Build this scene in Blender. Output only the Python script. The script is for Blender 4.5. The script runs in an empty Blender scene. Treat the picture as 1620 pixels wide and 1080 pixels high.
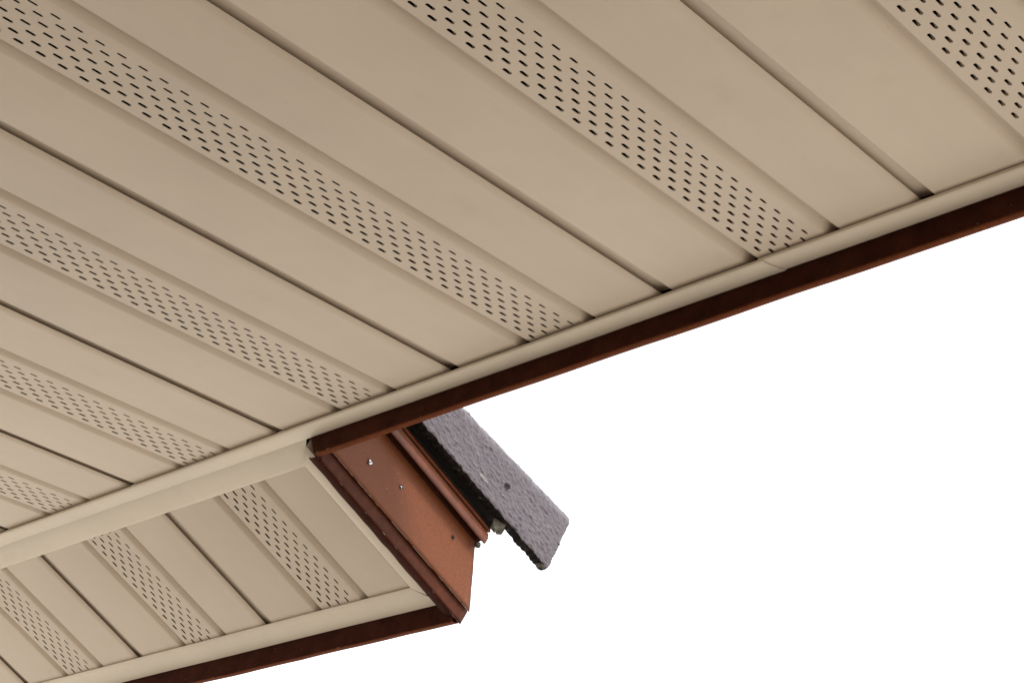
import bpy, bmesh, math, random
from mathutils import Vector, Matrix, noise

random.seed(7)
scene = bpy.context.scene
COL = scene.collection
H = 2.75                        # soffit height above the ground (m)

# ------------------------------------------------------------------ camera
cam_data = bpy.data.cameras.new("camera")
cam_data.sensor_width = 36.0
cam_data.lens = 61.7985
cam_data.clip_start = 0.05
cam_data.clip_end = 2000
cam = bpy.data.objects.new("camera", cam_data)
COL.objects.link(cam)
RT = Vector((0.7357058, 0.6738421, 0.0683649))
DN = Vector((-0.2674717, 0.3817854, -0.8847027))
FW = Vector((-0.6222506, 0.6325952, 0.4611154))
m = Matrix.Identity(4)
for i in range(3):
    m[i][0] = RT[i]; m[i][1] = -DN[i]; m[i][2] = -FW[i]
m.translation = Vector((0.9307364, -1.6384883, -1.1859734 + H))
cam.matrix_world = m
scene.camera = cam

# ------------------------------------------------------------------ sky, sun, exposure
SUN_EL, SUN_AZ = math.radians(57), math.radians(-28)   # azimuth from +X towards +Y
world = bpy.data.worlds.new("World")
scene.world = world
world.use_nodes = True
wn, wl = world.node_tree.nodes, world.node_tree.links
wn.clear()
wo = wn.new("ShaderNodeOutputWorld")
bg = wn.new("ShaderNodeBackground")
sky = wn.new("ShaderNodeTexSky")
sky.sky_type = 'NISHITA'
sky.sun_disc = False
sky.sun_elevation = SUN_EL
sky.sun_rotation = math.radians(90) - SUN_AZ
sky.dust_density = 3.0
mx = wn.new("ShaderNodeMix")
mx.data_type = 'RGBA'
mx.inputs[0].default_value = 0.88                     # thick even cloud layer over the blue
mx.inputs[7].default_value = (8.6, 8.8, 9.0, 1)
wl.new(sky.outputs[0], mx.inputs[6])
wl.new(mx.outputs[2], bg.inputs[0])
bg.inputs[1].default_value = 0.10
wl.new(bg.outputs[0], wo.inputs[0])

sun_data = bpy.data.lights.new("sun", 'SUN')
sun_data.energy = 1.5
sun_data.angle = math.radians(12)
sun_data.color = (1.0, 0.97, 0.93)
sun = bpy.data.objects.new("sun", sun_data)
COL.objects.link(sun)
sd = Vector((math.cos(SUN_EL) * math.cos(SUN_AZ), math.cos(SUN_EL) * math.sin(SUN_AZ), math.sin(SUN_EL)))
sun.rotation_euler = sd.to_track_quat('Z', 'Y').to_euler()
sun.location = (6, 4, 9)

scene.view_settings.view_transform = 'Standard'
scene.view_settings.look = 'None'
scene.view_settings.exposure = 1.26
scene.view_settings.gamma = 1.0
scene.view_settings.use_curve_mapping = False

# ------------------------------------------------------------------ materials
def nodes(name):
    mt = bpy.data.materials.new(name)
    mt.use_nodes = True
    nt = mt.node_tree
    b = nt.nodes["Principled BSDF"]
    return mt, nt, b

def nz(nt, scale, detail=4, rough=.55, vec=None, stretch=None):
    n = nt.nodes.new("ShaderNodeTexNoise")
    n.inputs["Scale"].default_value = scale
    n.inputs["Detail"].default_value = detail
    n.inputs["Roughness"].default_value = rough
    tc = nt.nodes.new("ShaderNodeTexCoord")
    if stretch:
        mp = nt.nodes.new("ShaderNodeMapping")
        mp.inputs["Scale"].default_value = stretch
        nt.links.new(tc.outputs["Object"], mp.inputs[0])
        nt.links.new(mp.outputs[0], n.inputs[0])
    else:
        nt.links.new(tc.outputs["Object"], n.inputs[0])
    return n.outputs[0]

def ramp(nt, fac, stops):
    r = nt.nodes.new("ShaderNodeValToRGB")
    e = r.color_ramp.elements
    while len(e) < len(stops):
        e.new(.5)
    for el, (p, c) in zip(e, stops):
        el.position = p
        el.color = (c[0], c[1], c[2], 1) if hasattr(c, '__len__') else (c, c, c, 1)
    nt.links.new(fac, r.inputs[0])
    return r.outputs[0]

def mixc(nt, fac, a, b, mode='MIX'):
    x = nt.nodes.new("ShaderNodeMix")
    x.data_type = 'RGBA'
    x.blend_type = mode
    for s, v in ((0, fac), (6, a), (7, b)):
        if isinstance(v, (int, float)):
            x.inputs[s].default_value = v
        elif isinstance(v, tuple):
            x.inputs[s].default_value = (v[0], v[1], v[2], 1)
        else:
            nt.links.new(v, x.inputs[s])
    return x.outputs[2]

def bump(nt, b, h, strength, dist):
    n = nt.nodes.new("ShaderNodeBump")
    n.inputs["Strength"].default_value = strength
    n.inputs["Distance"].default_value = dist
    nt.links.new(h, n.inputs["Height"])
    nt.links.new(n.outputs[0], b.inputs["Normal"])

def mat_soffit(name, base, rough=.42):
    mt, nt, b = nodes(name)
    lo = tuple(c * .93 for c in base); hi = tuple(min(1, c * 1.05) for c in base)
    c1 = ramp(nt, nz(nt, 2.6, 5), [(.3, lo), (.7, hi)])
    # faint grimy smudges and rare specks of dirt
    sm = ramp(nt, nz(nt, 11, 6, .65), [(.58, 0.), (.80, .22)])
    c2 = mixc(nt, sm, c1, (base[0] * .62, base[1] * .56, base[2] * .5))
    sp = ramp(nt, nz(nt, 85, 2, .5), [(.765, 0.), (.80, .55)])
    c3 = mixc(nt, sp, c2, (.16, .10, .06))
    # lengths from different coils differ by a hair; faint run marks along each length
    oi = nt.nodes.new("ShaderNodeObjectInfo")
    c3 = mixc(nt, 1.0, c3, ramp(nt, oi.outputs["Random"], [(0., (.965, .965, .955)), (1., (1.02, 1.015, 1.01))]), 'MULTIPLY')
    c3 = mixc(nt, 1.0, c3, ramp(nt, nz(nt, 9, 5, .6, None, (3, .5, 1)), [(.35, .985), (.65, 1.01)]), 'MULTIPLY')
    nt.links.new(c3, b.inputs["Base Color"])
    b.inputs["Roughness"].default_value = rough
    b.inputs["Specular IOR Level"].default_value = .4
    bump(nt, b, nz(nt, 5, 3), .25, .004)
    return mt

def mat_rust(name, base, speck=True, rough=.5, grain=420, spec=.22):
    mt, nt, b = nodes(name)
    c1 = ramp(nt, nz(nt, grain, 3, .6), [(.30, tuple(c * .74 for c in base)), (.5, base), (.74, tuple(min(1, c * 1.32) for c in base))])
    c2 = mixc(nt, ramp(nt, nz(nt, 14, 5), [(.35, .0), (.8, .30)]), c1, tuple(c * .7 for c in base))
    if speck:
        s = ramp(nt, nz(nt, 160, 2), [(.755, 0.), (.80, .6)])
        c2 = mixc(nt, s, c2, (.62, .42, .32))
    nt.links.new(c2, b.inputs["Base Color"])
    b.inputs["Roughness"].default_value = rough
    b.inputs["Specular IOR Level"].default_value = spec
    bump(nt, b, nz(nt, grain, 3), .12, .001)
    return mt

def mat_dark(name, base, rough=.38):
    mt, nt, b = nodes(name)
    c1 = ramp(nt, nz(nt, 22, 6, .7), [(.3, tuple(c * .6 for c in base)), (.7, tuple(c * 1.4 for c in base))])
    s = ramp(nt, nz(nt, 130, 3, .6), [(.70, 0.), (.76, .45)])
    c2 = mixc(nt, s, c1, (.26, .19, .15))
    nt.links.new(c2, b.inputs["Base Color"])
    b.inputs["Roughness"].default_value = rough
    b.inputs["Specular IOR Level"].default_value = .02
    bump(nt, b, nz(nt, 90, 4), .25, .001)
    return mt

def mat_plain(name, base, rough=.7, var=.15, scale=30, metal=0., bmp=.2):
    mt, nt, b = nodes(name)
    c1 = ramp(nt, nz(nt, scale, 5), [(.3, tuple(c * (1 - var) for c in base)), (.7, tuple(min(1, c * (1 + var)) for c in base))])
    nt.links.new(c1, b.inputs["Base Color"])
    b.inputs["Roughness"].default_value = rough
    b.inputs["Metallic"].default_value = metal
    if bmp:
        bump(nt, b, nz(nt, scale * 4, 4), bmp, .002)
    return mt

M_SOF = mat_soffit("beige_soffit_paint", (.535, .428, .314))
M_TRIM = mat_soffit("beige_trim_paint", (.64, .535, .40))
M_RUST = mat_rust("rust_brown_paint", (.172, .0525, .0185))
M_LIP = mat_rust("rust_brown_lip_paint", (.125, .034, .0115), True, .6, 200, .02)
M_STRIP = mat_rust("red_brown_strip_paint", (.078, .021, .0085), False, .45, 60, .10)
M_MOULD = mat_rust("rust_brown_moulding_paint", (.135, .039, .0155), False, .36, 60, .35)
M_DARK = mat_dark("dark_brown_coat_and_shade", (.042, .0120, .0064))  # coat of the inner legs; also painted shadow under the moulding
def mat_edge():
    mt, nt, b = nodes("worn_cut_edge")
    k = ramp(nt, nz(nt, 38, 4, .6), [(.47, 0.), (.53, 1.)])
    nt.links.new(mixc(nt, k, (.12, .04, .02), (.50, .40, .33)), b.inputs["Base Color"])
    b.inputs["Roughness"].default_value = .45
    return mt
M_EDGE = mat_edge()
M_METAL = mat_plain("bare_zinc_screw_metal", (.75, .73, .70), .3, .1, 300, .9)
M_HOLE = mat_plain("rubber_washer_and_hole_shade", (.02, .016, .014), .8)  # washer colour; also paints in shade of slots and nail hole
M_WOOD = mat_plain("weathered_grey_wood", (.30, .27, .22), .85, .25, 60)
M_MORTAR = mat_plain("grey_tan_mortar", (.10, .086, .062), .9, .3, 160, 0, .5)
M_DECK = mat_plain("roof_underlay", (.018, .015, .013), .95, .15, 30, 0, .1)
M_WALL = mat_plain("darkened_wall_render", (.075, .055, .045), .85, .06, 8)  # kept dark so the unseen wall bounces little light onto the soffit
M_FLOOR = mat_plain("added_floor_brown", (.12, .085, .062), .8, .15, 3)
M_GROUND = mat_plain("pale_concrete_ground", (.48, .455, .42), .9, .12, 1.5)

def mat_tile():
    mt, nt, b = nodes("grey_violet_textured_tile_glaze")
    c1 = ramp(nt, nz(nt, 120, 4, .6), [(.3, (.066, .050, .055)), (.7, (.122, .095, .103))])
    c2 = mixc(nt, ramp(nt, nz(nt, 16, 5), [(.35, 0.), (.75, .45)]), c1, (.078, .061, .076))
    s = ramp(nt, nz(nt, 210, 2), [(.70, 0.), (.76, .55)])
    c3 = mixc(nt, s, c2, (.34, .30, .30))
    nt.links.new(c3, b.inputs["Base Color"])
    b.inputs["Roughness"].default_value = .36
    b.inputs["Specular IOR Level"].default_value = .55
    bump(nt, b, nz(nt, 330, 4, .6), .35, .0012)
    return mt

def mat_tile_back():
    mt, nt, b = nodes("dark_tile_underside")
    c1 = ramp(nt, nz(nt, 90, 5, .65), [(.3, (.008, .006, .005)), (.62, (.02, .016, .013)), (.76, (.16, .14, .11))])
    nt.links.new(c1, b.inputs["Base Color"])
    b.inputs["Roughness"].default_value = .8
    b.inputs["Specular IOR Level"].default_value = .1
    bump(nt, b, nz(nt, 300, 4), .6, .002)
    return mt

M_TILE = mat_tile()
M_TBACK = mat_tile_back()

# ------------------------------------------------------------------ helpers
# Design frame: soffit face is z = 0, trim edge y = 0, x runs along the eave; stored H metres up.
def root(name, loc, label, cat):
    o = bpy.data.objects.new(name, None)
    COL.objects.link(o)
    o.location = (loc[0], loc[1], loc[2] + H)
    o.empty_display_size = .1
    o["label"] = label
    o["category"] = cat
    o["kind"] = "thing"
    return o

def link(name, me, parent=None, smooth=25, kind=None):
    o = bpy.data.objects.new(name, me)
    COL.objects.link(o)
    if parent:
        o.parent = parent
    if kind:
        o["kind"] = kind
    return o

def make_mesh(name, verts, faces, mats, sharp=28, fm=None, weld=True):
    me = bpy.data.meshes.new(name)
    me.from_pydata([tuple(v) for v in verts], [], faces)
    for mt in (mats if isinstance(mats, (list, tuple)) else [mats]):
        me.materials.append(mt)
    if fm:
        me.polygons.foreach_set("material_index", fm)
    bm = bmesh.new()
    bm.from_mesh(me)
    if weld:
        bmesh.ops.remove_doubles(bm, verts=bm.verts, dist=1e-5)
    bmesh.ops.recalc_face_normals(bm, faces=bm.faces)
    for f in bm.faces:
        f.smooth = True
    bm.to_mesh(me)
    bm.free()
    me.set_sharp_from_angle(angle=math.radians(sharp))
    return me

def part(name, verts, faces, mats, parent, sharp=28, kind=None, fm=None):
    """verts in the design frame -> mesh object under parent (an Empty at parent.location)"""
    off = Vector(parent.location) - Vector((0, 0, H)) if parent else Vector((0, 0, -H))
    if parent and parent.parent:
        off = off + Vector(parent.parent.location)
    me = make_mesh(name, [Vector(v) - off for v in verts], faces, mats, sharp, fm)
    return link(name, me, parent, kind=kind)

def thick(poly, t):
    """thin bent sheet: closed 2-D loop around an open polyline (offset to its left by t)"""
    n = len(poly)
    out = []
    for i in range(n):
        a = Vector(poly[max(i - 1, 0)]); b = Vector(poly[min(i + 1, n - 1)])
        p = Vector(poly[i])
        if 0 < i < n - 1:
            d1 = (p - a).normalized(); d2 = (b - p).normalized()
            n1 = Vector((-d1.y, d1.x)); n2 = Vector((-d2.y, d2.x))
            nn = n1 + n2
            if nn.length < 1e-6:
                nn = n1
            nn.normalize()
            k = min(1 / max(nn.dot(n1), .35), 2.5)
            out.append(p + nn * t * k)
        else:
            d = (b - a).normalized()
            out.append(p + Vector((-d.y, d.x)) * t)
    return [tuple(p) for p in poly] + [tuple(p) for p in reversed(out)]

def sweep(loop, ts, fn, cap=True):
    """closed 2-D loop swept over stations ts; fn(a, b, t) -> xyz"""
    n = len(loop)
    verts = [fn(a, b, t) for t in ts for a, b in loop]
    faces = []
    for k in range(len(ts) - 1):
        for i in range(n):
            j = (i + 1) % n
            faces.append((k * n + i, k * n + j, (k + 1) * n + j, (k + 1) * n + i))
    if cap:
        faces.append(tuple(range(n)))
        faces.append(tuple((len(ts) - 1) * n + i for i in range(n)))
    return verts, faces

def lin(a, b, n):
    return [a + (b - a) * i / n for i in range(n + 1)]

TH = 0.4596112
CS, SN = math.cos(TH), math.sin(TH)
Y1, Z1 = 0.1056643, -0.0096598
def S(x, s, o):
    """sloping roof frame: x along eave, s down the slope, o square above the sloped soffit"""
    return Vector((x, Y1 + s * CS + o * SN, Z1 - s * SN + o * CS))

def box(verts_lo, verts_hi):
    (x0, y0, z0), (x1, y1, z1) = verts_lo, verts_hi
    v = [(x0, y0, z0), (x1, y0, z0), (x1, y1, z0), (x0, y1, z0), (x0, y0, z1), (x1, y0, z1), (x1, y1, z1), (x0, y1, z1)]
    f = [(0, 3, 2, 1), (4, 5, 6, 7), (0, 1, 5, 4), (1, 2, 6, 5), (2, 3, 7, 6), (3, 0, 4, 7)]
    return v, f

# ------------------------------------------------------------------ setting: ground, wall, roof
v, f = [(-900, -900, -H), (900, -900, -H), (900, 900, -H), (-900, 900, -H)], [(0, 1, 2, 3)]
o = part("ground", v, f, M_GROUND, None); o["kind"] = "structure"

XL, XR, YB = -3.25, 2.44, -1.97
v, f = box((-1.7, YB - .2, -H - .2), (XR + 1.5, -.45, -H + .12))  # unseen floor, added to cut bounce light on the soffit's inner side
o = part("added_porch_floor", v, f, M_FLOOR, None); o["kind"] = "structure"
v, f = box((-1.55, YB - .2, -H + .004), (XR, YB, .004))  # unseen wall, cut short on the left to let light reach the sloped soffit
v2, f2 = box((XL, YB - .2, .005), (XR, YB, 1.245))
o = part("wall", v + v2, f + [tuple(i + 8 for i in q) for q in f2], M_WALL, None); o["kind"] = "structure"

def slab(x0, x1, s0, s1, o0, o1):
    v = [S(x, s, oo) for oo in (o0, o1) for x, s in ((x0, s0), (x1, s0), (x1, s1), (x0, s1))]
    return v, [(0, 3, 2, 1), (4, 5, 6, 7), (0, 1, 5, 4), (1, 2, 6, 5), (2, 3, 7, 6), (3, 0, 4, 7)]
v1, f1 = slab(-1.2149, XR + .05, -3.3, -.175, .205, .235)
v2, f2 = slab(XL, -1.1925, -3.3, .355, .176, .202)
v3, f3 = slab(-1.128, XR + .05, -.17, .0, .207, .233)  # unseen eave overhang, added to shade the upper rake face
v4, f4 = slab(-1.1924, -1.1685, -.16, .342, .184, .203)  # black filler strip, added to shut out sky between moulding and tile
f3 = f3 + [tuple(i + 8 for i in q) for q in f4]; v3 = v3 + v4
n1 = len(v1); n2_ = n1 + len(v2)
o = part("roof", v1 + v2 + v3, f1 + [tuple(i + n1 for i in q) for q in f2] + [tuple(i + n2_ for i in q) for q in f3], M_DECK, None)
o["kind"] = "structure"
# closed attic ends
tri = []
for xx in (XL + .01, XR - .01):
    b = len(tri)
    tri += [(xx, YB, .015), (xx, .036, .015), (xx, .036, .22), (xx, YB, 1.22)]
o2 = part("gable_end", tri, [(0, 1, 2, 3), (4, 5, 6, 7)], M_WALL, None)
o2.location = (0, 0, H) if False else o2.location
o2.parent = o
# (both share the same world frame, so the child keeps its local coordinates)
o2.location = (0, 0, 0)

# ------------------------------------------------------------------ soffit panel
PITCH = 0.4064
NCOL, CW, SP = 7, 0.01225, 0.0302
PROF_L = [(-.034, .0096), (-.004, .0098), (.012, .0099), (.0172, .0098), (.0203, .0084), (.0211, .0010), (.0215, .0001), (.0230, 0),
          (.1405, 0), (.1428, .0002), (.1445, .0008), (.1459, .0017), (.1522, .0074), (.1541, .0087), (.1563, .0094), (.1585, .0096), (.1612, .0096),
          (.1635, .0086), (.1642, .0010), (.1646, .0001), (.1660, 0), (.17155, 0)]
PROF_R = [(.17155 + NCOL * CW, 0), (.2670, 0), (.2693, .0002), (.2710, .0008), (.2724, .0017), (.2787, .0074), (.2806, .0087), (.2828, .0094), (.2850, .0096), (.2877, .0096),
          (.2899, .0086), (.2905, .0010), (.2909, .0001), (.2924, 0), (.3920, 0), (.3955, .0002),
          (.3990, .0008), (.4020, .0018), (.4043, .0031), (.4054, .0042), (.4050, .0046), (.396, .0046)]

def panel_mesh(name, v0, v1, phase, sag=0.0):
    """local x across the panel, y along it (v0 = outer end, v1 = inner end), z up"""
    V, F = [], []
    def quad(a, b, c, d):
        k = len(V); V.extend((a, b, c, d)); F.append((k, k + 1, k + 2, k + 3))
    ny = max(1, int(abs(v1 - v0) / .12))
    ys = lin(v0, v1, ny)
    def strip(prof):
        k = len(V); n = len(prof)
        for y in ys:
            for (x, z) in prof:
                V.append((x, y, z))
        for j in range(ny):
            for i in range(n - 1):
                F.append((k + j * n + i, k + j * n + i + 1, k + (j + 1) * n + i + 1, k + (j + 1) * n + i))
    strip(PROF_L); strip(PROF_R)
    lo, hi = min(v0, v1), max(v0, v1)
    for c in range(NCOL):
        xa = .17155 + c * CW; xb = xa + CW; xm = (xa + xb) / 2
        hw = .00235 - .00012 * c                # lower columns are punched a little wider
        ph = phase + (SP / 2 if c % 2 else 0)
        y = lo
        k0 = math.ceil((lo - ph + .0078) / SP)
        yc = ph + k0 * SP
        if yc - SP / 2 > lo + 1e-6:
            quad((xa, lo, 0), (xb, lo, 0), (xb, yc - SP / 2, 0), (xa, yc - SP / 2, 0))
        while yc + .0078 <= hi:
            hl = .0072
            ya, yb = max(lo, yc - SP / 2), min(hi, yc + SP / 2)
            outer = [(xa, ya), (xm, ya), (xb, ya), (xb, yc), (xb, yb), (xm, yb), (xa, yb), (xa, yc)]
            hole = [(xm - hw, yc - hl + .0018), (xm, yc - hl), (xm + hw, yc - hl + .0018), (xm + hw, yc),
                    (xm + hw, yc + hl - .0018), (xm, yc + hl), (xm - hw, yc + hl - .0018), (xm - hw, yc)]
            k = len(V)
            V.extend([(x_, y_, 0) for x_, y_ in outer])
            V.extend([(x_, y_, 0) for x_, y_ in hole])
            V.extend([(x_, y_, .0005) for x_, y_ in hole])
            for i in range(8):
                j = (i + 1) % 8
                F.append((k + i, k + j, k + 8 + j, k + 8 + i))
                F.append((k + 8 + i, k + 8 + j, k + 16 + j, k + 16 + i))
            # the lanced tongue, hinged at the outer (eave) end and bent up into the roof space
            k = len(V)
            V.extend([(xm - hw * .95, yc + hl - .0004, .0006), (xm + hw * .95, yc + hl - .0004, .0006),
                      (xm + hw * .95, yc + hl * .60, .0036), (xm - hw * .95, yc + hl * .60, .0036),
                      (xm + hw * .95, yc - hl * .2, .0090), (xm - hw * .95, yc - hl * .2, .0090)])
            F.append((k, k + 1, k + 2, k + 3)); F.append((k + 3, k + 2, k + 4, k + 5))
            yc += SP
        if yc - SP / 2 < hi - 1e-6:
            quad((xa, yc - SP / 2, 0), (xb, yc - SP / 2, 0), (xb, hi, 0), (xa, hi, 0))
    me = bpy.data.meshes.new(name)
    me.from_pydata(V, [], F)
    me.materials.append(M_SOF)
    bm = bmesh.new(); bm.from_mesh(me)
    bmesh.ops.remove_doubles(bm, verts=bm.verts, dist=2e-5)
    for fc in bm.faces:
        fc.smooth = True
        fc.normal_update()
        if fc.normal.z > .02:
            fc.normal_flip()
    bm.to_mesh(me); bm.free()
    me.set_sharp_from_angle(angle=math.radians(32))
    return me

# ------------------------------------------------------------------ flat soffit
flat = root("flat_soffit", (-.6, -1.2, 0), "large flat beige soffit with bands of slotted vents, filling the upper left", "soffit")
shift = {-1: 0.0, -2: .0120 - .0302, -3: -.006, 0: -.011, -4: -.0165, -5: -.004, -6: -.013}
for k in range(-7, 5):
    pm = panel_mesh("soffit_panel", .0120, YB - .01, -.0182 + shift.get(k, .0021 * k))
    o = link("soffit_panel", pm, flat)
    o.location = Vector((k * PITCH + .6, 1.2, random.uniform(-.0004, .0004)))
    o.rotation_euler = (0, 0, random.uniform(-.0006, .0006))

def wob(t, amp, f=3.1, seed=0.):
    return amp * noise.noise(Vector((t * f, seed, 0)))

# edge trim: bent strip, slightly crowned, two lengths with a lapped joint
def edge_trim(x0, x1, drop, slant=0):
    poly = [(.004, -.0008 - drop), (.0004, -.0020 - drop), (-.0006, -.0044 - drop), (.0000, -.0066 - drop), (.0024, -.0082 - drop), (.008, -.0090 - drop), (.020, -.0094 - drop),
            (.032, -.0094 - drop), (.0345, -.0090 - drop), (.0360, -.0075 - drop), (.0366, -.0030)]
    ts = lin(x0, x1, max(2, int((x1 - x0) / .06)))
    def fn(a, b, t):
        e = slant * (a - .018) if slant and abs(t - x1) < 1e-6 else 0
        return (t + e, a + wob(t, .0008, 2.3), b + wob(t, .0007, 3.7, 5))
    v, f = sweep(thick(poly, .0011), ts, fn)
    return part("edge_trim", v, f, M_TRIM, flat, 40)
edge_trim(XL, -.226, .0016, .35)
edge_trim(-.240, XR, 0)

# ------------------------------------------------------------------ sloped soffit
slope = root("sloped_soffit", tuple(S(-2.0, .15, 0)), "small sloping beige vented soffit in the lower left corner, below the flat one", "soffit")
pm2 = panel_mesh("soffit_panel", .335, -.03, .0095)
so = Vector(slope.location) - Vector((0, 0, H))
for i, k in enumerate(range(0, -5, -1)):
    o = link("soffit_panel", pm2, slope)
    o.location = S(-1.6572 + k * PITCH, 0, 0) - so + Vector((0, 0, random.uniform(-.0003, .0003)))
    o.rotation_euler = (-TH, 0, 0)
    if k: # vents punched a touch differently along each length
        o.location += (S(0, .0047 * ((k * 7) % 3 - 1), 0) - S(0, 0, 0))

INX, OUTX = -1.2555, -1.2215
def slope_part(name, loop, ts, fn, mat, sharp=40, parent=None):
    v, f = sweep(loop, ts, fn)
    return part(name, v, f, mat, parent or slope, sharp)
# top strip: lies on the panels, mitred at its right end
def top_fn(s, oo, t):
    x = t
    if abs(t - 99) < 1:
        x = INX + (-s) * 1.02 - .0008
    return S(x, s, oo + wob(x, .0004, 4, 2))
slope_part("top_trim", thick([(.0015, -.0008), (0, -.0020), (-.004, -.0024), (-.040, -.0022), (-.0790, -.0030)], .0009),
           lin(XL, -1.34, 20) + [99], top_fn, M_TRIM)
# side strip (mitred top and bottom)
def side_fn(a, oo, t):
    x = INX + a
    s = t
    if t < -50: s = -a * .98 + .0004
    if t > 50: s = .3035 + a * .98 - .001
    return S(x, s, oo + wob(s, .0006, 9, 4))
slope_part("side_trim", thick([(.0045, -.0005), (.0008, -.0018), (0, -.0036), (.0016, -.0052), (.007, -.0066), (.020, -.0070), (.030, -.0062), (.036, -.0035), (.0375, .012)], .0010),
           [-99] + lin(.02, .29, 10) + [99], side_fn, M_TRIM)
# lower strip
def low_fn(a, oo, t):
    x = t
    if t > 50: x = INX + a * .98 + .0004
    if abs(x - t) < 1e-9: pass
    return S(x, .3035 + a + wob(x, .0008, 3, 7), oo + wob(x, .0007, 4, 8))
slope_part("lower_trim", thick([(.0045, -.0004), (.0008, -.0018), (0, -.0038), (.0018, -.0056), (.009, -.0070), (.024, -.0078), (.040, -.0070), (.0500, -.0052), (.0525, -.001), (.0530, .012)], .0010),
           lin(XL, -1.30, 24) + [99], low_fn, M_TRIM)

# ------------------------------------------------------------------ long fascia along the flat soffit
fas = root("fascia", (0.3, .044, 0), "long dark brown fascia with rust lower lip, along the flat soffit to the right edge", "fascia")
FX0 = -1.160
def fx(t, z):           # the cut left end leans and is a little crumpled
    return t if t > FX0 + .001 else FX0 + .013 * (-.008 - z) / .033 - .004 + .0022 * math.sin(z * 520)
ts = [FX0] + lin(FX0 + .03, XR, 70)
def fn(a, b, t):
    return (fx(t, b), .0384 + a + wob(t, .0006, 6, 1), b + (wob(t, .0012, 7, 3) + wob(t, .0005, 40, 9)) * (1 if b < -.03 else .2))
zs = lin(-.0025, -.0395, 6)
v, f = sweep(thick([(0, z) for z in zs], -.0010), ts, fn)
part("inner_leg", v, f, M_DARK, fas)
v, f = sweep(thick([(-.0004, -.0392), (.0008, -.0412), (.004, -.0418), (.010, -.0416), (.0128, -.0404), (.0134, -.0385)], .0011), ts, fn)
part("bottom_lip", v, f, M_LIP, fas)
v, f = sweep(thick([(.0136, -.0392), (.0138, .05), (.0138, .262)], .0011), ts, fn)
part("outer_face", v, f, M_RUST, fas)

# ------------------------------------------------------------------ fascia along the sloped soffit's eave
eav = root("fascia", (-2.0, .43, -.19), "dark brown fascia under the lower edge of the sloping soffit, bottom left", "fascia")
EX1 = -1.1945
ts = lin(XL, EX1, 50)
def fn2(a, b, t):
    return (t, .4262 + a + wob(t, .0007, 6, 11), b + (wob(t, .0014, 7, 13) + wob(t, .0006, 40, 19)) * (1 if b < -.19 else .2))
v, f = sweep(thick([(0, z) for z in lin(-.158, -.2055, 6)], -.0010), ts, fn2)
part("inner_leg", v, f, M_DARK, eav)
v, f = sweep(thick([(-.0004, -.2052), (.0008, -.2070), (.004, -.2074), (.0105, -.2072), (.0132, -.2062), (.0138, -.2045)], .0011), ts, fn2)
part("bottom_lip", v, f, M_LIP, eav)
v, f = sweep(thick([(.0140, -.2052), (.0142, -.12), (.0142, .01)], .0011), ts, fn2)
part("outer_face", v, f, M_RUST, eav)

# ------------------------------------------------------------------ rake fascia (rust face with screws)
rk = root("rake_fascia", tuple(S(-1.19, .2, .05)), "rust brown fascia board with screw heads, on the gable end beneath the grey tile", "fascia")
FXX = -1.187
def plumb(o_, y):       # s where the plumb cut at depth y crosses height o_
    return (y - Y1 - o_ * SN) / CS
# face sheet
os_ = lin(.0045, .135, 14)
V, F = [], []
NS = 40
for i in range(NS + 1):
    for oo in os_:
        s1 = plumb(oo, .4602) + wob(oo, .0010, 60, 2)
        s = -.28 + (s1 + .28) * i / NS
        ed = wob(s, .0008, 35, 6) if oo == os_[0] else 0
        V.append(S(FXX + .0006 * noise.noise(Vector((s * 9, oo * 20, 1))), s, oo + ed))
n = len(os_)
for i in range(NS):
    for j in range(n - 1):
        F.append((i * n + j, (i + 1) * n + j, (i + 1) * n + j + 1, i * n + j + 1))
face = part("face_sheet", V, F, [M_RUST, M_EDGE], rk)
md = face.modifiers.new("sheet", 'SOLIDIFY'); md.thickness = .0018; md.offset = -1; md.material_offset_rim = 1
# the set-back strip under the face and its dark lip
V, F = [], []
os2 = lin(.012, -.0235, 6)
for i in range(NS + 1):
    for j, oo in enumerate(os2):
        s1 = plumb(oo, .4602 - .0135 * max(0, (.005 - oo)) / .0275)
        s0 = -.030 + .018 * (j / 6) ** 2
        s = s0 + (s1 - s0) * i / NS
        V.append(S(-1.1925 + .0005 * noise.noise(Vector((s * 11, oo * 30, 4))), s, oo + (wob(s, .0009, 30, 3) - .0022 * max(0, i / NS - .85) / .15 if j == 6 else 0)))
n = len(os2)
for i in range(NS):
    for j in range(n - 1):
        F.append((i * n + j, (i + 1) * n + j, (i + 1) * n + j + 1, i * n + j + 1))
st = part("lower_strip", V, F, [M_STRIP, M_EDGE], rk)
md = st.modifiers.new("sheet", 'SOLIDIFY'); md.thickness = .0010; md.offset = 1; md.material_offset_rim = 1
def lipfn(a, b, t):
    return S(-1.1925 - a - (wob(t, .0016, 22, 31) if a > .008 else 0), t, -.0235 + b + wob(t, .0008, 30, 3))
v, f = sweep(thick([(0, .0008), (.001, -.0004), (.004, -.0008), (.012, -.0004), (.0180, .0010), (.0186, .004)], -.0010), lin(-.022, plumb(-.0225, .4440), 60), lipfn)
part("bottom_lip", v, f, M_DARK, rk)
# sub-fascia timber behind the sheets
v = [S(x, s, oo) for x in (-1.2200, -1.1945) for s, oo in ((-.30, .014), (plumb(.014, .440), .014), (plumb(.17, .452), .17), (-.30, .17))]
part("timber_backing", v, [(0, 1, 2, 3), (4, 5, 6, 7), (0, 1, 5, 4), (1, 2, 6, 5), (2, 3, 7, 6), (3, 0, 4, 7)], M_WOOD, rk)
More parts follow.
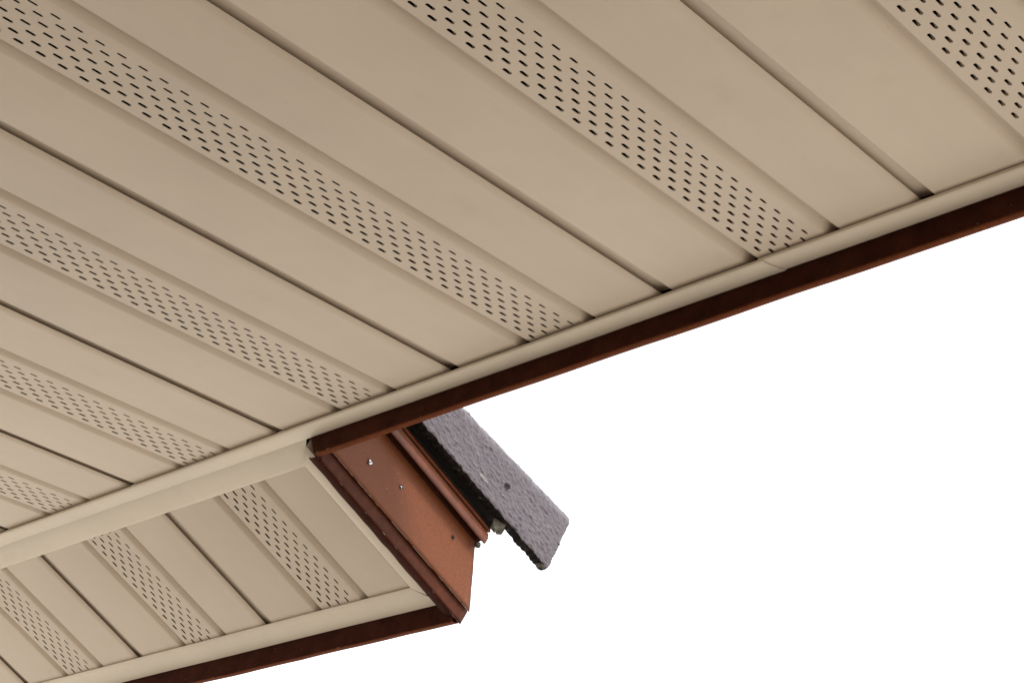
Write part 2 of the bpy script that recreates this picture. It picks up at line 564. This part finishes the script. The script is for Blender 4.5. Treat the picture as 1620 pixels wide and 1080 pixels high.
# screws
def screw(name, s, oo, r, rot, slot):
    V, F = [], []
    N = 14
    rings = [(1.25, .0002, M_HOLE), (1.05, .0006, 0), (.98, .0017, 0), (.7, .0025, 0), (.3, .0029, 0)]
    for rr, h, _ in rings:
        for i in range(N):
            a = 2 * math.pi * i / N + rot
            q = rr * r * (1 + .07 * math.sin(3 * a + rot))
            V.append(S(FXX + h + .0002, s + q * math.cos(a), oo + q * math.sin(a)))
    for k in range(len(rings) - 1):
        for i in range(N):
            j = (i + 1) % N
            F.append((k * N + i, k * N + j, (k + 1) * N + j, (k + 1) * N + i))
    F.append(tuple((len(rings) - 1) * N + i for i in range(N)))
    fm = [1] * N + [0] * (len(F) - N)
    sc_ = part(name, V, F, [M_METAL, M_HOLE], rk, 40, fm=None)
    me = sc_.data
    c0 = S(FXX, s, oo)
    off = Vector(rk.location) - Vector((0, 0, H))
    for p in me.polygons:
        d = Vector(p.center) + off - c0
        p.material_index = 1 if (d.length > r * 1.04) else 0
    # drive recess: raised dark bars stand in for its shade
    for a in slot:
        d1 = Vector((math.cos(a), math.sin(a))); d2 = Vector((-d1.y, d1.x))
        L, w = r * .95, r * .20
        pts = [d1 * L + d2 * w, -d1 * L + d2 * w, -d1 * L - d2 * w, d1 * L - d2 * w]
        v = [S(FXX + h, s + p.x, oo + p.y) for h in (.0012, .00335) for p in pts]
        part("drive_slot_shade", v, [(0, 1, 2, 3), (4, 5, 6, 7), (0, 1, 5, 4), (1, 2, 6, 5), (2, 3, 7, 6), (3, 0, 4, 7)], M_HOLE, rk)
    return sc_
screw("screw", .067, .0532, .0046, .3, (1.2,))
screw("screw", .1444, .0709, .0034, 1.0, (2.6,))
screw("screw", .2873, .0882, .0031, .6, (.5, 2.07))

# ------------------------------------------------------------------ drip moulding on top of the rake fascia
mo = root("drip_moulding", tuple(S(-1.175, .2, .14)), "rust brown ribbed drip moulding between the fascia board and the grey tile", "moulding")
prof = [(-1.1698, .1205), (-1.1692, .1192), (-1.1678, .1196), (-1.1665, .1225), (-1.1662, .1280), (-1.1668, .1340), (-1.1690, .1390), (-1.1705, .1412),
        (-1.1700, .1424), (-1.1690, .1432), (-1.1712, .1440), (-1.1830, .1446), (-1.1832, .1492), (-1.1720, .1496), (-1.1700, .1504), (-1.1702, .1530), (-1.1735, .1580), (-1.1790, .1620), (-1.1850, .1650), (-1.1900, .1760)]
def mfn(a, b, t):
    s = t
    if t > 50:
        s = .3425 + (b - .145) * .04 + (a + 1.168) * .25
    return S(a + wob(s, .0004, 8, 41), s, b + wob(s, .0005, 7, 43))
v, f = sweep(thick(prof, .0011), lin(-.28, .33, 40) + [99], mfn, cap=False)
part("ribbed_strip", v, f, M_MOULD, mo, 50)
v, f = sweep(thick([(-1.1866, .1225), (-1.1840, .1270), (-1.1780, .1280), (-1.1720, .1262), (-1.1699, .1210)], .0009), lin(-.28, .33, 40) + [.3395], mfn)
part("shadow_underside", v, f, M_DARK, mo, 50)  # dark colour paints in the shadow beneath the bead
# small grey mortar filler showing at the cut end
def blob(name, c, r, mat, parent, seed, squash=(1, 1, 1), sub=3, amp=.30, sharp=60):
    bm = bmesh.new()
    bmesh.ops.create_icosphere(bm, subdivisions=sub, radius=1)
    V = []
    for vv in bm.verts:
        p = vv.co.copy()
        k = 1 + amp * noise.noise(p * 1.4 + Vector((seed, 0, 0))) + .12 * noise.noise(p * 4 + Vector((0, seed, 0)))
        V.append(c + S(p.x * r * squash[0] * k, p.y * r * squash[1] * k, p.z * r * squash[2] * k) - S(0, 0, 0))
    F = [tuple(vv.index for vv in fc.verts) for fc in bm.faces]
    bm.free()
    return part(name, V, F, mat, parent, sharp)
blob("sealant_lump", S(-1.178, .336, .114), .007, M_MORTAR, mo, 3.3, (.9, .9, .8))

# ------------------------------------------------------------------ roof tile on the verge
tl = root("roof_tile", tuple(S(-1.15, .3, .25)), "lumpy grey glazed verge tile with a nail hole, jutting out into the white sky", "roof tile")
XT = -1.145
def tile_section():
    L = []
    # outer face bottom -> top
    for i in range(72):
        L.append((0, i / 71, 'f'))
    return L
HS, HO = .312, .2311
def rough(p, a=1.0):
    q = Vector((p.x * 1.0, p.y, p.z))
    k = .0009 * noise.noise(Vector((q.x * 95, q.y * 75, q.z * 150)))
    k += .0012 * noise.noise(Vector((q.x * 230, q.y * 170, q.z * 330 + 7)))
    k += .0007 * noise.noise(Vector((q.x * 45, q.y * 30, q.z * 50 + 3)))
    r_ = noise.noise(Vector((q.x * 150, q.y * 80, q.z * 180 + 31)))
    if r_ > .30:
        k += (r_ - .30) * .0045
    return k * a
RC = .034
outl = []                                   # (kind, param) around the section, w = face parameter
NF = 84
for i in range(NF + 1):
    outl.append(('f', i / NF))
for i in range(1, 15):
    outl.append(('r', i / 14))
for i in range(1, 16):
    outl.append(('t', i / 15))
NT = 330
SE = .4765
s_list = [SE - (SE + .17) * (i / NT) ** 1.0 for i in range(NT + 1)]
V, F = [], []
for k, s in enumerate(s_list):
    top = .3265 - (SE - s) * .105
    bot = .1805 - (SE - s) * .026 + .0026 * noise.noise(Vector((s * 34, 2, 0))) + .0030 * noise.noise(Vector((s * 95, 8, 0)))
    for kind, w in outl:
        if kind == 'f':
            x, oo = XT, bot + (top - RC - bot) * w
            n2 = Vector((1, 0))
            if w < .04:
                x -= .0015 * (1 - w / .04) ** 2
        elif kind == 'r':
            a = w * math.pi / 2 * .93
            x, oo = XT - RC + RC * math.cos(a), top - RC + RC * math.sin(a)
            n2 = Vector((math.cos(a), math.sin(a)))
        else:
            a = math.pi / 2 * .93
            x = XT - RC + RC * math.cos(a) - w * .10
            oo = top - RC + RC * math.sin(a) + w * .006
            n2 = Vector((0, 1))
        ss = s
        if k == 0:
            ss = s - .0015 + .0035 * (w if kind == 'f' else 1) * 0
        # ragged square-cut lower end, corner knocked off
        endj = (.0022 * noise.noise(Vector((oo * 70, x * 70, 5))) - .010 * max(0, (oo - .29) / .035) ** 2)
        ss += endj * max(0, 1 - (SE - s) / .02)
        p = Vector((x, ss, oo))
        d = rough(p)
        if kind == 'f':
            rr = math.hypot(ss - HS, (oo - HO))
            if rr < .0072:
                d = -.013
            elif rr < .0100:
                d += .0012 * (1 - (rr - .0072) / .0027)
        V.append(S(x + n2.x * d, ss, oo + n2.y * d))
n = len(outl)
for k in range(NT):
    for i in range(n - 1):
        F.append((k * n + i, k * n + i + 1, (k + 1) * n + i + 1, (k + 1) * n + i))
part("glazed_face", V, F, M_TILE, tl, 180)
# the unglazed body: inner side, lower edge and cut end, as one sheet behind the glaze
V, F = [], []
TK = .0225
inl = [(0, 0, .0), (-.004, -.0006, 0), (-.010, -.0010, 0), (-TK + .002, -.0006, 0), (-TK, .002, 0)]
for k, s in enumerate(s_list):
    top = .3265 - (SE - s) * .105
    bot = .1805 - (SE - s) * .026 + .0026 * noise.noise(Vector((s * 34, 2, 0))) + .0030 * noise.noise(Vector((s * 95, 8, 0)))
    pts = [(XT - .0012, bot + .0003)]
    for j, (dx, do) in enumerate(((-.005, -.0016), (-.010, -.0022), (-.016, -.0020), (-.0205, -.0004))):
        jj = .0016 * noise.noise(Vector((s * 120, j * 3.3, 1)))
        pts.append((XT + dx + jj * .5, bot + do + jj))
    pts += [(XT - TK, bot + .012), (XT - TK, top - .030), (XT - .024, top - .021), (XT - .11, top - .0135)]
    for (x, oo) in pts:
        e = 0
        if s > SE - .02:
            e = (.0022 * noise.noise(Vector((oo * 70, x * 70, 5))) - .010 * max(0, (oo - .29) / .035) ** 2) * (1 - (SE - s) / .02) - .002
        V.append(S(x, s + e, oo))
n = 9
for k in range(NT):
    for i in range(n - 1):
        F.append((k * n + i, k * n + i + 1, (k + 1) * n + i + 1, (k + 1) * n + i))
# cut end of the body
top = .3265
for (a, b, c, d) in (((XT - .001, .183), (XT - .001, .302), (XT - TK, .302), (XT - TK, .180)), ((XT - .004, .302), (XT - .016, .3180), (XT - .024, .3055), (XT - TK, .302)),
                     ((XT - .016, .3180), (XT - .115, .3260), (XT - .11, .3130), (XT - .024, .3055))):
    q = len(V)
    for (x, oo) in (a, b, c, d):
        V.append(S(x, SE - .0045 - .010 * max(0, (oo - .29) / .035) ** 2, oo))
    F.append((q, q + 1, q + 2, q + 3))
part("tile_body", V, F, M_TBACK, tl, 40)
blob("mortar_lump", S(-1.165, .347, .177), .0180, M_MORTAR, tl, 12.4, (.55, .95, 1.15), 2, .75, 25)
blob("mortar_lump", S(XT - .010, SE - .012, .1805), .0080, M_MORTAR, tl, 5.7, (.9, 1.2, .7), 2, .7, 30)

# dark disc painting in the nail hole's shade, a smear of mortar and chipped glaze
V = [S(XT - .0030, HS, HO)] + [S(XT - .0012, HS + .0064 * math.cos(i * math.pi / 8), HO + .0064 * math.sin(i * math.pi / 8)) for i in range(16)]
part("nail_hole_shade", V, [(0, 1 + i, 1 + (i + 1) % 16) for i in range(16)], M_HOLE, tl)
M_PALE = mat_plain("pale_mortar_smear", (.23, .21, .195), .8, .35, 300, 0, .4)
blob("mortar_smear", S(XT + .0006, .2585, .1985), .0105, M_PALE, tl, 2.2, (.10, 1.25, .35))
blob("mortar_smear", S(XT + .0004, .2290, .2040), .0060, M_PALE, tl, 4.2, (.12, 1.1, .30))

CHIPS = ((-.232, -.0262, .0030, .8), (-.555, -.0385, .0022, 1.8), (-.452, -.030, .0014, 1.0), (-.60, -.0388, .0014, 2.2), (-.905, -.0392, .0016, 2.4),
         (-1.005, -.0365, .0018, 1.2), (-1.03, -.0395, .0016, 2.0), (-1.12, -.0398, .0018, 2.2), (-1.145, -.0395, .0020, 1.5), (-.07, -.0300, .0013, 1.2), (-.10, -.0388, .0013, 1.8))
# flaked paint along the folded edges
M_CHIP = mat_plain("bare_primer_chip", (.33, .26, .21), .8, .4, 500, 0, .3)
for (x, z, rr, sq) in CHIPS:
    blob("paint_chip", Vector((x, .0380, z)), rr * .8, M_CHIP, fas, x * 7, (sq, .2, .35))
for (s_, o_, rr, sq) in ((.166, -.0225, .0032, 1.6), (.2, -.0228, .0018, 3.0), (.115, -.0225, .0016, 3.5), (.045, -.0225, .0016, 3.0), (.31, -.0238, .0018, 2.5)):
    blob("paint_chip", S(-1.1925, s_, o_), rr * .75, M_CHIP, rk, s_ * 31, (.25, sq, .3))
for (x, z, rr, sq) in ((-1.215, -.196, .0022, 1.0), (-1.222, -.2050, .0025, 1.6), (-1.49, -.2052, .002, 2.5), (-1.47, -.2050, .0016, 2.0), (-1.86, -.2052, .0022, 2.0)):
    blob("paint_chip", Vector((x, .4258, z)), rr * .8, M_CHIP, eav, x * 5, (sq, .2, .35))
